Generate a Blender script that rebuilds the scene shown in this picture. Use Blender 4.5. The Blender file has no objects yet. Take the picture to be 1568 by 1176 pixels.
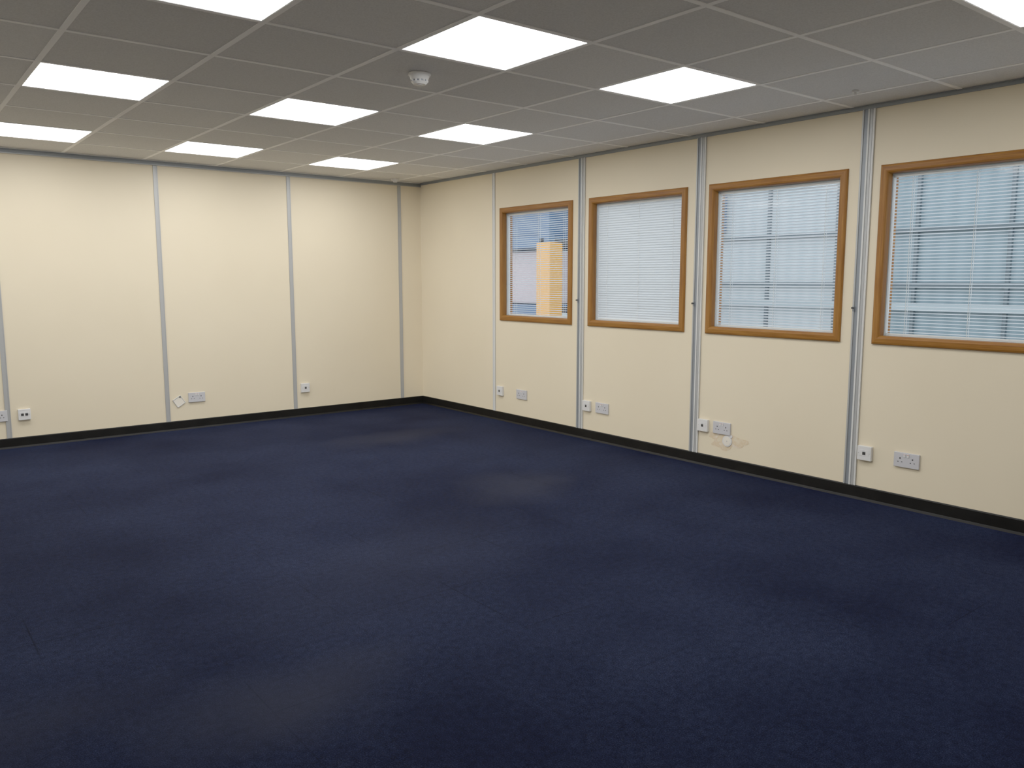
import bpy, bmesh, random
from math import *
from mathutils import Vector, Matrix
random.seed(4)
D=bpy.data; C=bpy.context; S=C.scene
H=2.319; CX=4.628; CY=7.385; GX=1.903; GY=2.608
XL=-1.7; YB=-1.5; CAMH=1.319

# ---------------------------------------------------------------- materials
def mat(name, col=(.8,.8,.8), rough=.6, metal=0, spec=.5):
    m=D.materials.new(name); m.use_nodes=True
    b=m.node_tree.nodes['Principled BSDF']
    b.inputs['Base Color'].default_value=(*col,1); b.inputs['Roughness'].default_value=rough
    b.inputs['Metallic'].default_value=metal; b.inputs['Specular IOR Level'].default_value=spec
    return m
def N(m,t,**k):
    n=m.node_tree.nodes.new(t)
    for a,b in k.items(): setattr(n,a,b)
    return n
def L(m,a,b): m.node_tree.links.new(a,b)
def bs(m): return m.node_tree.nodes['Principled BSDF']
def noise(m,scale,detail=4,vec=None,rough=.5):
    n=N(m,'ShaderNodeTexNoise'); n.inputs['Scale'].default_value=scale; n.inputs['Detail'].default_value=detail
    n.inputs['Roughness'].default_value=rough
    if vec: L(m,vec,n.inputs['Vector'])
    return n.outputs['Fac']
def ramp(m,f,stops):
    r=N(m,'ShaderNodeValToRGB'); L(m,f,r.inputs['Fac'])
    e=r.color_ramp.elements
    while len(e)<len(stops): e.new(.5)
    for i,(p,c) in enumerate(stops):
        e[i].position=p; e[i].color=(*c,1) if len(c)==3 else c
    return r.outputs['Color']
def gpos(m): return N(m,'ShaderNodeNewGeometry').outputs['Position']
def bump(m,f,strength,dist=.01):
    b=N(m,'ShaderNodeBump'); b.inputs['Strength'].default_value=strength; b.inputs['Distance'].default_value=dist
    L(m,f,b.inputs['Height']); L(m,b.outputs['Normal'],bs(m).inputs['Normal'])
def math_(m,op,a,b=None):
    n=N(m,'ShaderNodeMath',operation=op)
    for i,v in enumerate((a,b)):
        if v is None: continue
        if isinstance(v,(int,float)): n.inputs[i].default_value=v
        else: L(m,v,n.inputs[i])
    return n.outputs[0]
def mix(m,f,a,b,typ='MIX'):
    n=N(m,'ShaderNodeMix',data_type='RGBA',blend_type=typ)
    if isinstance(f,(int,float)): n.inputs[0].default_value=f
    else: L(m,f,n.inputs[0])
    for i,v in ((6,a),(7,b)):
        if isinstance(v,tuple): n.inputs[i].default_value=(*v,1)
        else: L(m,v,n.inputs[i])
    return n.outputs[2]

# wall panels: cream vinyl board
M_wall=mat('cream_wall_panel',(.80,.70,.50),.55,spec=.3)
p=gpos(M_wall)
c=ramp(M_wall,noise(M_wall,1.3,5,p),[(.3,(.78,.66,.445)),(.7,(.82,.70,.48))])
L(M_wall,c,bs(M_wall).inputs['Base Color']); bump(M_wall,noise(M_wall,180,3,p),.05,.002)
M_wallp=mat('plain_wall',(.84,.78,.66),.6)

# carpet
M_car=mat('navy_carpet',(.017,.02,.047),.95,spec=.02)
p=gpos(M_car)
fine=noise(M_car,230,3,p,.75); mid=noise(M_car,38,5,p,.7); big=noise(M_car,.9,5,p,.6)
c=ramp(M_car,fine,[(.32,(.0012,.0018,.0055)),(.5,(.0036,.0052,.0160)),(.68,(.0115,.0155,.040))])
c2=ramp(M_car,mid,[(.35,(.60,.60,.60)),(.7,(1.4,1.38,1.3))])
c=mix(M_car,1,c,c2,'MULTIPLY')
c3=ramp(M_car,big,[(.35,(.62,.62,.66)),(.65,(1.38,1.36,1.25))])
c=mix(M_car,1,c,c3,'MULTIPLY')
def blob(px,py,rx,ry,ang=0):
    mp=N(M_car,'ShaderNodeMapping',vector_type='TEXTURE')
    mp.inputs['Location'].default_value=(px,py,0); mp.inputs['Rotation'].default_value=(0,0,ang); mp.inputs['Scale'].default_value=(rx,ry,1)
    dn=N(M_car,'ShaderNodeTexNoise'); dn.inputs['Scale'].default_value=2.2; dn.inputs['Detail'].default_value=4; L(M_car,p,dn.inputs['Vector'])
    ad=N(M_car,'ShaderNodeVectorMath',operation='MULTIPLY_ADD'); ad.inputs[1].default_value=(.5,.5,0)
    sb=N(M_car,'ShaderNodeVectorMath',operation='SUBTRACT'); sb.inputs[1].default_value=(.5,.5,.5)
    L(M_car,dn.outputs['Color'],sb.inputs[0]); L(M_car,sb.outputs[0],ad.inputs[0]); L(M_car,p,ad.inputs[2])
    L(M_car,ad.outputs[0],mp.inputs['Vector'])
    ln=N(M_car,'ShaderNodeVectorMath',operation='LENGTH')
    sp=N(M_car,'ShaderNodeSeparateXYZ'); L(M_car,mp.outputs[0],sp.inputs[0]); cb=N(M_car,'ShaderNodeCombineXYZ')
    L(M_car,sp.outputs[0],cb.inputs[0]);L(M_car,sp.outputs[1],cb.inputs[1]);L(M_car,cb.outputs[0],ln.inputs[0])
    return ramp(M_car,ln.outputs['Value'],[(.2,(1,1,1)),(1.1,(0,0,0))])
blobs=[(.95,2.35,.5,.32,.2,.40),(3.45,5.9,.75,.3,0,.42),(3.2,4.0,.6,.4,.5,.42),(.3,2.6,.45,.3,0,.2),(1.9,3.2,1.1,.6,.4,.15)]
for (a,b_,rx,ry,an,st) in blobs:
    f=math_(M_car,'MULTIPLY',blob(a,b_,rx,ry,an),st)
    c=mix(M_car,f,c,(.014,.0150,.0235))
# faint carpet-tile seams, broken up
sp=N(M_car,'ShaderNodeSeparateXYZ'); L(M_car,p,sp.inputs[0])
seam=None
for ax,off in ((0,.12),(1,.21)):
    a=math_(M_car,'ADD',sp.outputs[ax],off+20); a=math_(M_car,'MULTIPLY',a,2.0); a=math_(M_car,'FRACT',a)
    a=math_(M_car,'SUBTRACT',a,.5); a=math_(M_car,'ABSOLUTE',a); a=math_(M_car,'GREATER_THAN',a,.4945)
    seam=a if seam is None else math_(M_car,'MAXIMUM',seam,a)
br=ramp(M_car,noise(M_car,1.7,2,p),[(.50,(0,0,0)),(.66,(.6,.6,.6))])
seam=math_(M_car,'MULTIPLY',seam,br)
c=mix(M_car,seam,c,(.001,.0012,.003))
L(M_car,c,bs(M_car).inputs['Base Color'])
bump(M_car,noise(M_car,330,2,p,.6),.5,.004)

# ceiling tile
M_tile=mat('ceiling_tile',(.5,.5,.48),.95,spec=.1)
p=gpos(M_tile)
sp=N(M_tile,'ShaderNodeSeparateXYZ'); L(M_tile,p,sp.inputs[0])
ids=[]
for ax,o in ((0,GX),(1,GY)):
    a=math_(M_tile,'SUBTRACT',sp.outputs[ax],o-12); a=math_(M_tile,'DIVIDE',a,.6); ids.append(math_(M_tile,'FLOOR',a))
cb=N(M_tile,'ShaderNodeCombineXYZ'); L(M_tile,ids[0],cb.inputs[0]); L(M_tile,ids[1],cb.inputs[1])
wn=N(M_tile,'ShaderNodeTexWhiteNoise',noise_dimensions='3D'); L(M_tile,cb.outputs[0],wn.inputs['Vector'])
c=ramp(M_tile,wn.outputs['Value'],[(0,(.60,.60,.605)),(1,(.69,.69,.695))])
c2=ramp(M_tile,noise(M_tile,130,3,p,.7),[(.35,(.86,.86,.86)),(.6,(1.02,1.02,1.02))])
c=mix(M_tile,1,c,c2,'MULTIPLY'); L(M_tile,c,bs(M_tile).inputs['Base Color'])
bump(M_tile,noise(M_tile,130,3,p,.7),.25,.003)
M_tbar=mat('white_grid_bar',(.99,.99,.99),.8,spec=.05)
M_black=mat('black_skirting',(.003,.003,.003),.5,spec=.12)
p=gpos(M_black)
c=ramp(M_black,noise(M_black,9,5,p),[(.4,(.0008,.0008,.0008)),(.8,(.003,.003,.003))]); L(M_black,c,bs(M_black).inputs['Base Color'])
M_alu=mat('aluminium_joint',(.36,.37,.37),.45,.2)
M_alud=mat('aluminium_groove',(.18,.205,.235),.5,.3)
M_aluw=mat('joint_white',(.64,.65,.64),.45)
M_white=mat('white_plastic',(.72,.72,.72),.35)
M_whitep=mat('white_plastic_plate',(.52,.52,.56),.4)
M_dark=mat('dark_slot',(.006,.006,.006),.5)
M_red=mat('red_rocker',(.5,.05,.03),.4)
M_screw=mat('screw_metal',(.55,.55,.55),.3,.9)
M_patch=mat('exposed_filler',(.70,.62,.47),.9)
p=gpos(M_patch); c=ramp(M_patch,noise(M_patch,25,5,p),[(.35,(.76,.64,.44)),(.5,(.70,.52,.30)),(.7,(.80,.72,.60))]); L(M_patch,c,bs(M_patch).inputs['Base Color'])
# oak, grain along the member
def oak(name,sc):
    M=mat(name,(.3,.15,.045),.5,spec=.15)
    tc=N(M,'ShaderNodeTexCoord'); mp=N(M,'ShaderNodeMapping'); mp.inputs['Scale'].default_value=sc
    L(M,tc.outputs['Object'],mp.inputs['Vector'])
    nf=noise(M,1.6,6,mp.outputs[0],.65)
    c=ramp(M,nf,[(.3,(.145,.043,.004)),(.5,(.225,.075,.0085)),(.72,(.31,.122,.016))]); L(M,c,bs(M).inputs['Base Color']); return M
M_oak=oak('oak_frame_horizontal',(70,2.5,70)); M_oakv=oak('oak_frame_vertical',(70,70,2.5))
# slats
M_slat=mat('white_slat',(.78,.82,.86),.4)
tr=N(M_slat,'ShaderNodeBsdfTranslucent'); tr.inputs['Color'].default_value=(.78,.83,.88,1)
mx=N(M_slat,'ShaderNodeMixShader'); mx.inputs[0].default_value=.35
out=M_slat.node_tree.nodes['Material Output']
L(M_slat,bs(M_slat).outputs[0],mx.inputs[1]); L(M_slat,tr.outputs[0],mx.inputs[2]); L(M_slat,mx.outputs[0],out.inputs['Surface'])
M_cord=mat('blind_cord',(.75,.77,.78),.6)
# glass
M_glass=D.materials.new('window_glass'); M_glass.use_nodes=True; nt=M_glass.node_tree; nt.nodes.clear()
o=nt.nodes.new('ShaderNodeOutputMaterial'); t=nt.nodes.new('ShaderNodeBsdfTransparent'); g=nt.nodes.new('ShaderNodeBsdfGlossy'); g.inputs['Roughness'].default_value=.05
mx=nt.nodes.new('ShaderNodeMixShader'); mx.inputs[0].default_value=.012
t.inputs['Color'].default_value=(.96,.98,.97,1)
nt.links.new(t.outputs[0],mx.inputs[1]); nt.links.new(g.outputs[0],mx.inputs[2]); nt.links.new(mx.outputs[0],o.inputs[0])
# light panel diffuser
M_em=D.materials.new('led_diffuser'); M_em.use_nodes=True; b=bs(M_em)
b.inputs['Base Color'].default_value=(.9,.9,.9,1); b.inputs['Emission Color'].default_value=(1,.98,.945,1); b.inputs['Emission Strength'].default_value=11
# exterior
def clad(name,a,b_):
    M=mat(name,a,.6)
    p=gpos(M); w=N(M,'ShaderNodeTexWave',wave_type='BANDS',bands_direction='Y'); w.inputs['Scale'].default_value=1.6; L(M,p,w.inputs['Vector'])
    c=ramp(M,w.outputs['Fac'],[(0,a),(1,b_)]); L(M,c,bs(M).inputs['Base Color']); return M
M_clad=clad('blue_grey_cladding',(.095,.165,.205),(.13,.21,.255)); M_clad2=clad('pale_cladding',(.32,.41,.46),(.40,.48,.52))
M_blue=mat('rack_blue',(.015,.065,.16),.5); M_orange=mat('rack_orange',(.62,.25,.012),.5)
M_conc=mat('yard_concrete',(.28,.28,.28),.9)
M_pale=mat('pale_crate',(.36,.30,.33),.7); M_rail=mat('dark_rail',(.035,.065,.085),.5); M_lamp=mat('pale_panel',(.26,.34,.38),.5)

# ---------------------------------------------------------------- mesh helpers
class MB:
    def __init__(s): s.v=[];s.f=[];s.m=[];s.mats=[]
    def mi(s,m):
        if m not in s.mats: s.mats.append(m)
        return s.mats.index(m)
    def box(s,a,b,m,bev=0):
        x0,y0,z0=(min(a[i],b[i]) for i in range(3)); x1,y1,z1=(max(a[i],b[i]) for i in range(3))
        bm=bmesh.new(); bmesh.ops.create_cube(bm,size=1)
        for v in bm.verts: v.co=Vector(((x0+x1)/2+v.co.x*(x1-x0),(y0+y1)/2+v.co.y*(y1-y0),(z0+z1)/2+v.co.z*(z1-z0)))
        if bev: bmesh.ops.bevel(bm,geom=bm.edges[:],offset=bev,segments=2,affect='EDGES',profile=.6)
        s.bm(bm,m)
    def bm(s,bm,m,mx=None):
        o=len(s.v); bm.verts.index_update(); k=s.mi(m)
        for v in bm.verts: s.v.append(tuple(mx@v.co if mx else v.co))
        for f in bm.faces: s.f.append([o+v.index for v in f.verts]); s.m.append(k)
        bm.free()
    def cyl(s,c,r,h,ax,m,seg=24,r2=None,bev=0):
        bm=bmesh.new(); bmesh.ops.create_cone(bm,cap_ends=True,segments=seg,radius1=r,radius2=r if r2 is None else r2,depth=h)
        if bev:
            bmesh.ops.bevel(bm,geom=[e for e in bm.edges if len(e.link_faces)==2 and any(len(f.verts)>4 for f in e.link_faces)],offset=bev,segments=3,affect='EDGES')
        R=Vector((0,0,1)).rotation_difference(Vector(ax)).to_matrix().to_4x4()
        s.bm(bm,m,Matrix.Translation(Vector(c))@R)
    def quad(s,pts,m):
        o=len(s.v); s.v+= [tuple(q) for q in pts]; s.f.append(list(range(o,o+len(pts)))); s.m.append(s.mi(m))
    def obj(s,name,parent=None,smooth=False,origin=None):
        me=D.meshes.new(name)
        og=Vector(origin) if origin else Vector((0,0,0))
        me.from_pydata([tuple(Vector(v)-og) for v in s.v],[],s.f)
        for m in s.mats: me.materials.append(m)
        for q,k in zip(me.polygons,s.m): q.material_index=k; q.use_smooth=smooth
        me.update(); o=D.objects.new(name,me); o.location=og; C.collection.objects.link(o)
        if smooth:
            bm=bmesh.new(); bm.from_mesh(me)
            for e in bm.edges:
                if len(e.link_faces)==2 and e.calc_face_angle(0)>radians(35): e.smooth=False
            bm.to_mesh(me); bm.free()
        if parent: o.parent=parent
        return o
def empty(name,loc=(0,0,0)):
    e=D.objects.new(name,None); e.empty_display_size=.1; C.collection.objects.link(e); return e

# ---------------------------------------------------------------- room shell
CT=H+.0015   # underside of tiles
m=MB(); m.box((XL-.1,YB-.1,-.1),(CX+.1,CY+.1,0),M_car); m.obj('floor')
m=MB(); m.box((XL-.1,YB-.1,CT),(CX+.1,CY+.1,H+.08),M_tile); m.obj('ceiling')
m=MB(); m.box((XL-.1,CY,0),(CX+.1,CY+.1,CT),M_wall); m.obj('wall_back')
m=MB(); m.box((XL-.1,YB,0),(XL,CY,CT),M_wallp); m.obj('wall_left')
m=MB(); m.box((XL-.1,YB-.1,0),(CX+.1,YB,CT),M_wallp); m.obj('wall_front')
# right wall with window openings
WZ0,WZ1=.946,1.973
WIN=[(5.027,6.011),(3.828,4.831),(2.620,3.637),(1.412,2.420)]
i_=.038; T=.10
m=MB()
m.box((CX,YB,0),(CX+T,CY,WZ0+i_),M_wall); m.box((CX,YB,WZ1-i_),(CX+T,CY,CT),M_wall)
ys=sorted([(a+i_,b-i_) for a,b in WIN]); cur=YB
for a,b in ys: m.box((CX,cur,WZ0+i_),(CX+T,a,WZ1-i_),M_wall); cur=b
m.box((CX,cur,WZ0+i_),(CX+T,CY,WZ1-i_),M_wall); m.obj('wall_right')

# skirting
SK=.082
def skirt(name,a,b,n):
    m=MB(); a=Vector(a);b=Vector(b);n=Vector(n)
    pr=[(0,0),(.016,0),(.010,.014),(.008,SK-.006),(.005,SK),(0,SK)]
    A=[a+n*x+Vector((0,0,z)) for x,z in pr]; B=[b+n*x+Vector((0,0,z)) for x,z in pr]
    for k in range(len(pr)):
        j=(k+1)%len(pr); m.quad([A[k],B[k],B[j],A[j]],M_black)
    m.quad(A,M_black); m.quad(B[::-1],M_black); m.obj(name)
skirt('baseboard_back',(XL,CY,0),(CX,CY,0),(0,-1,0))
skirt('baseboard_right',(CX,YB,0),(CX,CY,0),(-1,0,0))
skirt('baseboard_left',(XL,YB,0),(XL,CY,0),(1,0,0))

# wall joints
tn=0
def trim(): 
    global tn; tn+=1; return 'trim_%d'%tn
for x in [4.369,3.177,1.997,.798,-.40,-1.6]:
    m=MB(); z0=SK; z1=H-.03
    m.box((x-.018,CY-.004,z0),(x+.018,CY,z1),M_alu,.001)
    m.box((x-.018,CY-.007,z0),(x-.012,CY,z1),M_alu); m.box((x+.012,CY-.007,z0),(x+.018,CY,z1),M_alu)
    m.obj(trim())
for y,wide in [(6.107,0),(4.919,1),(3.712,1),(2.510,1),(1.31,1),(.11,1),(-1.09,1)]:
    m=MB(); z0=SK; z1=H-.02
    if not wide:
        m.box((CX-.004,y-.018,z0),(CX,y+.018,z1),M_aluw,.001)
        m.box((CX-.008,y-.018,z0),(CX,y-.012,z1),M_aluw); m.box((CX-.008,y+.012,z0),(CX,y+.018,z1),M_aluw)
    else:
        m.box((CX-.004,y-.038,z0),(CX,y+.038,z1),M_aluw,.001)
        m.box((CX-.012,y+.028,z0),(CX,y+.038,z1),M_alu,.001)
        m.box((CX-.006,y+.004,z0),(CX,y+.027,z1),M_alud)
        m.box((CX-.012,y-.006,z0),(CX,y+.004,z1),M_aluw,.001)
        m.box((CX-.007,y-.022,z0),(CX,y-.008,z1),M_alu)
        m.box((CX-.012,y-.038,z0),(CX,y-.030,z1),M_aluw,.001)
    m.obj(trim())
# perimeter channels at ceiling
m=MB(); m.box((XL,CY-.028,H-.004),(CX,CY,H),M_tbar); m.box((XL,CY-.012,H-.035),(CX,CY,H-.004),M_alud); m.box((XL,CY-.018,H-.040),(CX,CY,H-.034),M_alu)
m.obj(trim())
m=MB(); m.box((CX-.024,YB,H-.004),(CX,CY-.028,H),M_alud); m.box((CX-.012,YB,H-.022),(CX,CY-.028,H-.004),M_alud)
m.obj(trim())

# ceiling grid
m=MB(); w=.012
k=-9
while GX+.6*k<CX:
    x=GX+.6*k
    if x>XL: m.box((x-w,YB,H-.001),(x+w,CY-.02,CT),M_tbar)
    k+=1
k=-9
while GY+.6*k<CY:
    y=GY+.6*k
    if y>YB: m.box((XL,y-w,H-.0013),(CX-.02,y+w,CT),M_tbar)
    k+=1
m.obj('ceiling_grid')

# led panels
LP=[(i,j) for i in (-1,0,1) for j in (0,1,2)]+[(1,-1),(-2,2)]
for i,j in LP:
    x0=GX+1.2*i+w; y0=GY+1.8*j+w; x1=x0+.6-2*w; y1=y0+.6-2*w; e=.004
    m=MB(); 
    m.box((x0,y0,H-.0005),(x1,y0+e,CT),M_white); m.box((x0,y1-e,H-.0005),(x1,y1,CT),M_white)
    m.box((x0,y0+e,H-.0005),(x0+e,y1-e,CT),M_white); m.box((x1-e,y0+e,H-.0005),(x1,y1-e,CT),M_white)
    m.box((x0+e,y0+e,H+.0005),(x1-e,y1-e,CT),M_em)
    m.obj('ceiling_light_panel')

# ---------------------------------------------------------------- windows
def sweep(m,y0,y1,z0,z1,prof,mt,mt2=None,x=CX):
    mt2=mt2 or mt
    cs=[(y0,z0,1,1),(y1,z0,-1,1),(y1,z1,-1,-1),(y0,z1,1,-1)]
    R=[[ (x-h,y+sy*d,z+sz*d) for d,h in prof] for y,z,sy,sz in cs]
    n=len(prof)
    for a in range(4):
        b=(a+1)%4
        for k in range(n):
            j=(k+1)%n; m.quad([R[a][k],R[b][k],R[b][j],R[a][j]],mt if a%2==0 else mt2)
TILT=[14,66,28,14]
for wi,(y0,y1) in enumerate(WIN):
    e=empty('window_%d'%(wi+1))
    m=MB()
    sweep(m,y0,y1,WZ0,WZ1,[(0,0),(0,.010),(.004,.015),(.012,.018),(.034,.020),(.042,.018),(.047,.012),(.050,.004),(.050,-.030),(.038,-.030),(.038,0)],M_oak,M_oakv)
    sweep(m,y0+.038,y1-.038,WZ0+.038,WZ1-.038,[(0,-.075),(0,-.1),(.014,-.1),(.014,-.075)],M_oak,M_oakv)
    m.obj('frame',e)
    m=MB(); gx=CX+.032
    m.quad([(gx,y0+.040,WZ0+.040),(gx,y1-.040,WZ0+.040),(gx,y1-.040,WZ1-.040),(gx,y0+.040,WZ1-.040)],M_glass); m.obj('glazing',e)
    m=MB(); sweep(m,y0+.040,y1-.040,WZ0+.040,WZ1-.040,[(0,-.0362),(0,-.0715),(.013,-.0715),(.013,-.0362)],M_aluw); m.obj('spacer_bar',e)
    m=MB(); bx=CX+.054; a0=y0+.056; a1=y1-.056; zt=WZ1-.056; zb=WZ0+.056
    m.box((bx-.011,a0,zt-.016),(bx+.011,a1,zt),M_white,.001); m.box((bx-.009,a0,zb),(bx+.009,a1,zb+.008),M_white,.001)
    z=zb+.018; t=radians(TILT[wi]); hw=.0105
    while z<zt-.02:
        pts=[]
        for s in (-1,-.4,.4,1):
            lx=s*hw; lz=.002*(1-s*s)
            X=lx*cos(t)+lz*sin(t); Z=-lx*sin(t)+lz*cos(t)
            pts.append((bx+X,z+Z))
        for k in range(3):
            (xa,za),(xb,zb_)=pts[k],pts[k+1]
            dz=random.uniform(-.0004,.0004)
            m.quad([(xa,a0+.002,za+dz),(xa,a1-.002,za),(xb,a1-.002,zb_),(xb,a0+.002,zb_+dz)],M_slat)
        z+=.0185
    for fy in (.12,.5,.88):
        y=a0+(a1-a0)*fy
        for sx in (-.0115,.0115): m.box((bx+sx-.0005,y-.0012,zb),(bx+sx+.0005,y+.0012,zt),M_cord)
    m.obj('blind',e)

# ---------------------------------------------------------------- sockets etc.
def frame_mx(wall,a,z):
    if wall=='R': return Matrix(((0,0,-1,CX),(-1,0,0,a),(0,1,0,z),(0,0,0,1)))
    return Matrix(((1,0,0,a),(0,0,-1,CY),(0,1,0,z),(0,0,0,1)))
def lbox(m,mx,x0,x1,y0,y1,z0,z1,mt,bev=0):
    bm=bmesh.new(); bmesh.ops.create_cube(bm,size=1)
    for v in bm.verts: v.co=Vector(((x0+x1)/2+v.co.x*(x1-x0),(y0+y1)/2+v.co.y*(y1-y0),(z0+z1)/2+v.co.z*(z1-z0)))
    if bev: bmesh.ops.bevel(bm,geom=bm.edges[:],offset=bev,segments=2,affect='EDGES',profile=.6)
    m.bm(bm,mt,mx)
def lcyl(m,mx,x,y,z,r,h,mt,seg=16):
    bm=bmesh.new(); bmesh.ops.create_cone(bm,cap_ends=True,segments=seg,radius1=r,radius2=r*.95,depth=h)
    m.bm(bm,mt,mx@Matrix.Translation((x,y,z)))
def double_socket(wall,a,z):
    m=MB(); mx=frame_mx(wall,a,z); Wd,Hd=.073,.043
    lbox(m,mx,-Wd,Wd,-Hd,Hd,0,.012,M_whitep,.003)
    for s in (-1,1):
        cx=s*.036
        lbox(m,mx,cx-.004,cx+.004,.004,.014,.0116,.0124,M_dark)
        lbox(m,mx,cx-.015,cx-.007,-.014,-.009,.0116,.0124,M_dark)
        lbox(m,mx,cx+.007,cx+.015,-.014,-.009,.0116,.0124,M_dark)
        sx=s*.010
        lbox(m,mx,sx-.006,sx+.006,.018,.036,.0115,.0155,M_white,.001)
        lbox(m,mx,sx-.005,sx+.005,.031,.0335,.015,.0158,M_red)
        lcyl(m,mx,s*.060,0,.0122,.003,.001,M_screw)
    m.obj('double_power_socket')
def data_outlet(wall,a,z,ports=2):
    m=MB(); mx=frame_mx(wall,a,z); h=.043
    lbox(m,mx,-h,h,-h,h,0,.022,M_white,.003)
    lbox(m,mx,-.028,.028,-.016,.020,.021,.0235,M_white,.001)
    xs=(-.0145,.0145) if ports==2 else (0,)
    for x in xs:
        lbox(m,mx,x-.010,x+.010,-.010,.009,.023,.0240,M_dark)
        lbox(m,mx,x-.008,x+.008,.011,.017,.023,.0244,M_whitep)
    for s in (-1,1): lcyl(m,mx,s*.034,0,.0222,.003,.001,M_screw)
    m.obj('data_outlet')
data_outlet('R',6.006,.283,1); double_socket('R',5.690,.281)
data_outlet('R',4.826,.284,1); double_socket('R',4.652,.283)
data_outlet('R',3.625,.290,1); double_socket('R',3.466,.290)
data_outlet('R',2.420,.290,1); double_socket('R',2.172,.288)
data_outlet('B',.908,.262,2); double_socket('B',.720,.262)
data_outlet('B',3.276,.280,1); double_socket('B',2.247,.280)
# loose blanking plate turned on its screw
m=MB(); mx=frame_mx('B',2.093,.255)@Matrix.Rotation(radians(32),4,'Z'); h=.040
lbox(m,mx,-h,h,-h,h,.003,.006,M_wallp,.001)
for (a,b,c_,d) in ((-h,h,h-.005,h),(-h,h,-h,-h+.005),(-h,-h+.005,-h,h),(h-.005,h,-h,h)): lbox(m,mx,a,b,c_,d,0,.0085,M_aluw,.001)
lcyl(m,mx,.028,.028,.007,.007,.003,M_dark); m.obj('blanking_plate')
# peeled paint + round blanking disc
m=MB(); mx=frame_mx('R',3.43,.205)
pts=[]; n=40
for k in range(n):
    a=2*pi*k/n; r=1+.22*sin(3*a+1)+.12*sin(7*a)+random.uniform(-.08,.08)
    pts.append(mx@Vector((.150*r*cos(a),.060*r*sin(a),.0012)))
pb=[q-Vector((-.0012,0,0)) for q in pts]
m.quad(pts,M_patch)
for k in range(n): j=(k+1)%n; m.quad([pts[k],pb[k],pb[j],pts[j]],M_patch)
lcyl(m,mx,.01,.0,.004,.040,.006,M_white,28); lcyl(m,mx,.01,0,.0075,.032,.002,M_wallp,28)
lcyl(m,mx,.04,.035,.004,.012,.004,M_white,14); lcyl(m,mx,.01,0,.0088,.004,.001,M_screw)
m.obj('peeled_wall_patch')
# small hooks on panel posts
for y in (4.919,3.712,2.510):
    m=MB(); mx=frame_mx('R',y+.030,1.15)
    lbox(m,mx,-.006,.006,-.016,.016,.010,.014,M_alud,.001); lcyl(m,mx,0,.004,.020,.005,.014,M_dark); lcyl(m,mx,0,.004,.028,.007,.004,M_dark)
    m.obj('wall_hook')

# smoke detector
m=MB(); c=(2.203,3.508); 
m.cyl((c[0],c[1],H-.006),.055,.014,(0,0,1),M_white,40,bev=.003)
m.cyl((c[0],c[1],H-.022),.042,.020,(0,0,1),M_white,40,r2=.050)
m.cyl((c[0],c[1],H-.036),.037,.008,(0,0,1),M_alud,40)
for k in range(12):
    a=2*pi*k/12; X=c[0]+.039*cos(a);Y=c[1]+.039*sin(a); m.cyl((X,Y,H-.036),.004,.010,(0,0,1),M_white,8)
m.cyl((c[0],c[1],H-.046),.030,.012,(0,0,1),M_white,40,r2=.041)
m.cyl((c[0],c[1],H-.053),.014,.004,(0,0,1),M_whitep,24)
m.obj('smoke_detector',smooth=True)
m=MB(); m.cyl((4.214,2.373,H-.004),.018,.010,(0,0,1),M_white,24,bev=.002); m.cyl((4.214,2.373,H-.014),.008,.014,(0,0,1),M_white,16); m.obj('ceiling_sensor',smooth=True)
m=MB(); m.cyl((4.22,7.20,H-.010),.035,.020,(0,0,1),M_white,24,r2=.045,bev=.002); m.cyl((4.22,7.20,H-.026),.02,.016,(0,0,1),M_white,16); m.obj('ceiling_sensor',smooth=True)

# ---------------------------------------------------------------- yard seen through blinds
m=MB(); m.box((CX+.1,-4,-.15),(16,26,-.05),M_conc); m.obj('ground_outside')
m=MB(); m.box((10,-4,-.05),(10.15,5.4,4.2),M_clad); m.box((10,5.4,-.05),(10.15,26,4.2),M_clad2)
for z in (.35,1.24,1.89,2.75): m.box((9.93,-4,z),(10,26,z+.05),M_rail)
y=-3.53
while y<26: m.box((9.95,y,-.05),(10,y+.04,4.2),M_rail); y+=1.03
m.box((9.92,-4,.95),(9.96,26,1.03),M_lamp)
m.box((9.9,7.5,2.0),(9.95,8.7,3.0),M_blue)
m.obj('neighbouring_building')
m=MB()
m.box((6.92,7.95,-.05),(7.14,8.22,1.80),M_orange,.01)
for y in (8.1,10.7):
    for x in (7.0,8.0): m.box((x-.05,y-.1,-.05),(x+.05,y+.1,2.5),M_blue if y<9 else M_orange,.01)
for z in (.9,1.80,2.4):
    for x in (6.98,8.02): m.box((x-.03,8.1,z-.06),(x+.03,10.7,z+.06),M_blue,.005)
    m.box((6.98,8.1,z+.06),(8.02,10.7,z+.09),M_blue)
m.box((7.1,8.2,1.9),(7.9,10.4,2.3),M_blue,.01); m.box((7.1,8.3,1.0),(7.9,10.5,1.7),M_pale,.02); m.box((7.1,8.3,-.05),(7.9,10.5,.8),M_pale,.02)
m.obj('pallet_racking')

# world: overcast sky
w_=D.worlds.new('overcast_sky'); S.world=w_; w_.use_nodes=True
bg=w_.node_tree.nodes['Background']; bg.inputs[0].default_value=(.84,.91,1,1); bg.inputs[1].default_value=1.9

# camera
cd=D.cameras.new('camera'); cam=D.objects.new('camera',cd); C.collection.objects.link(cam); S.camera=cam
cam.location=(0,0,CAMH); cam.rotation_euler=(radians(90-7.312),0,radians(-38.395)); cd.sensor_width=36; cd.lens=28.48; cd.clip_start=.05
S.view_settings.view_transform='Standard'; S.view_settings.gamma=1.6
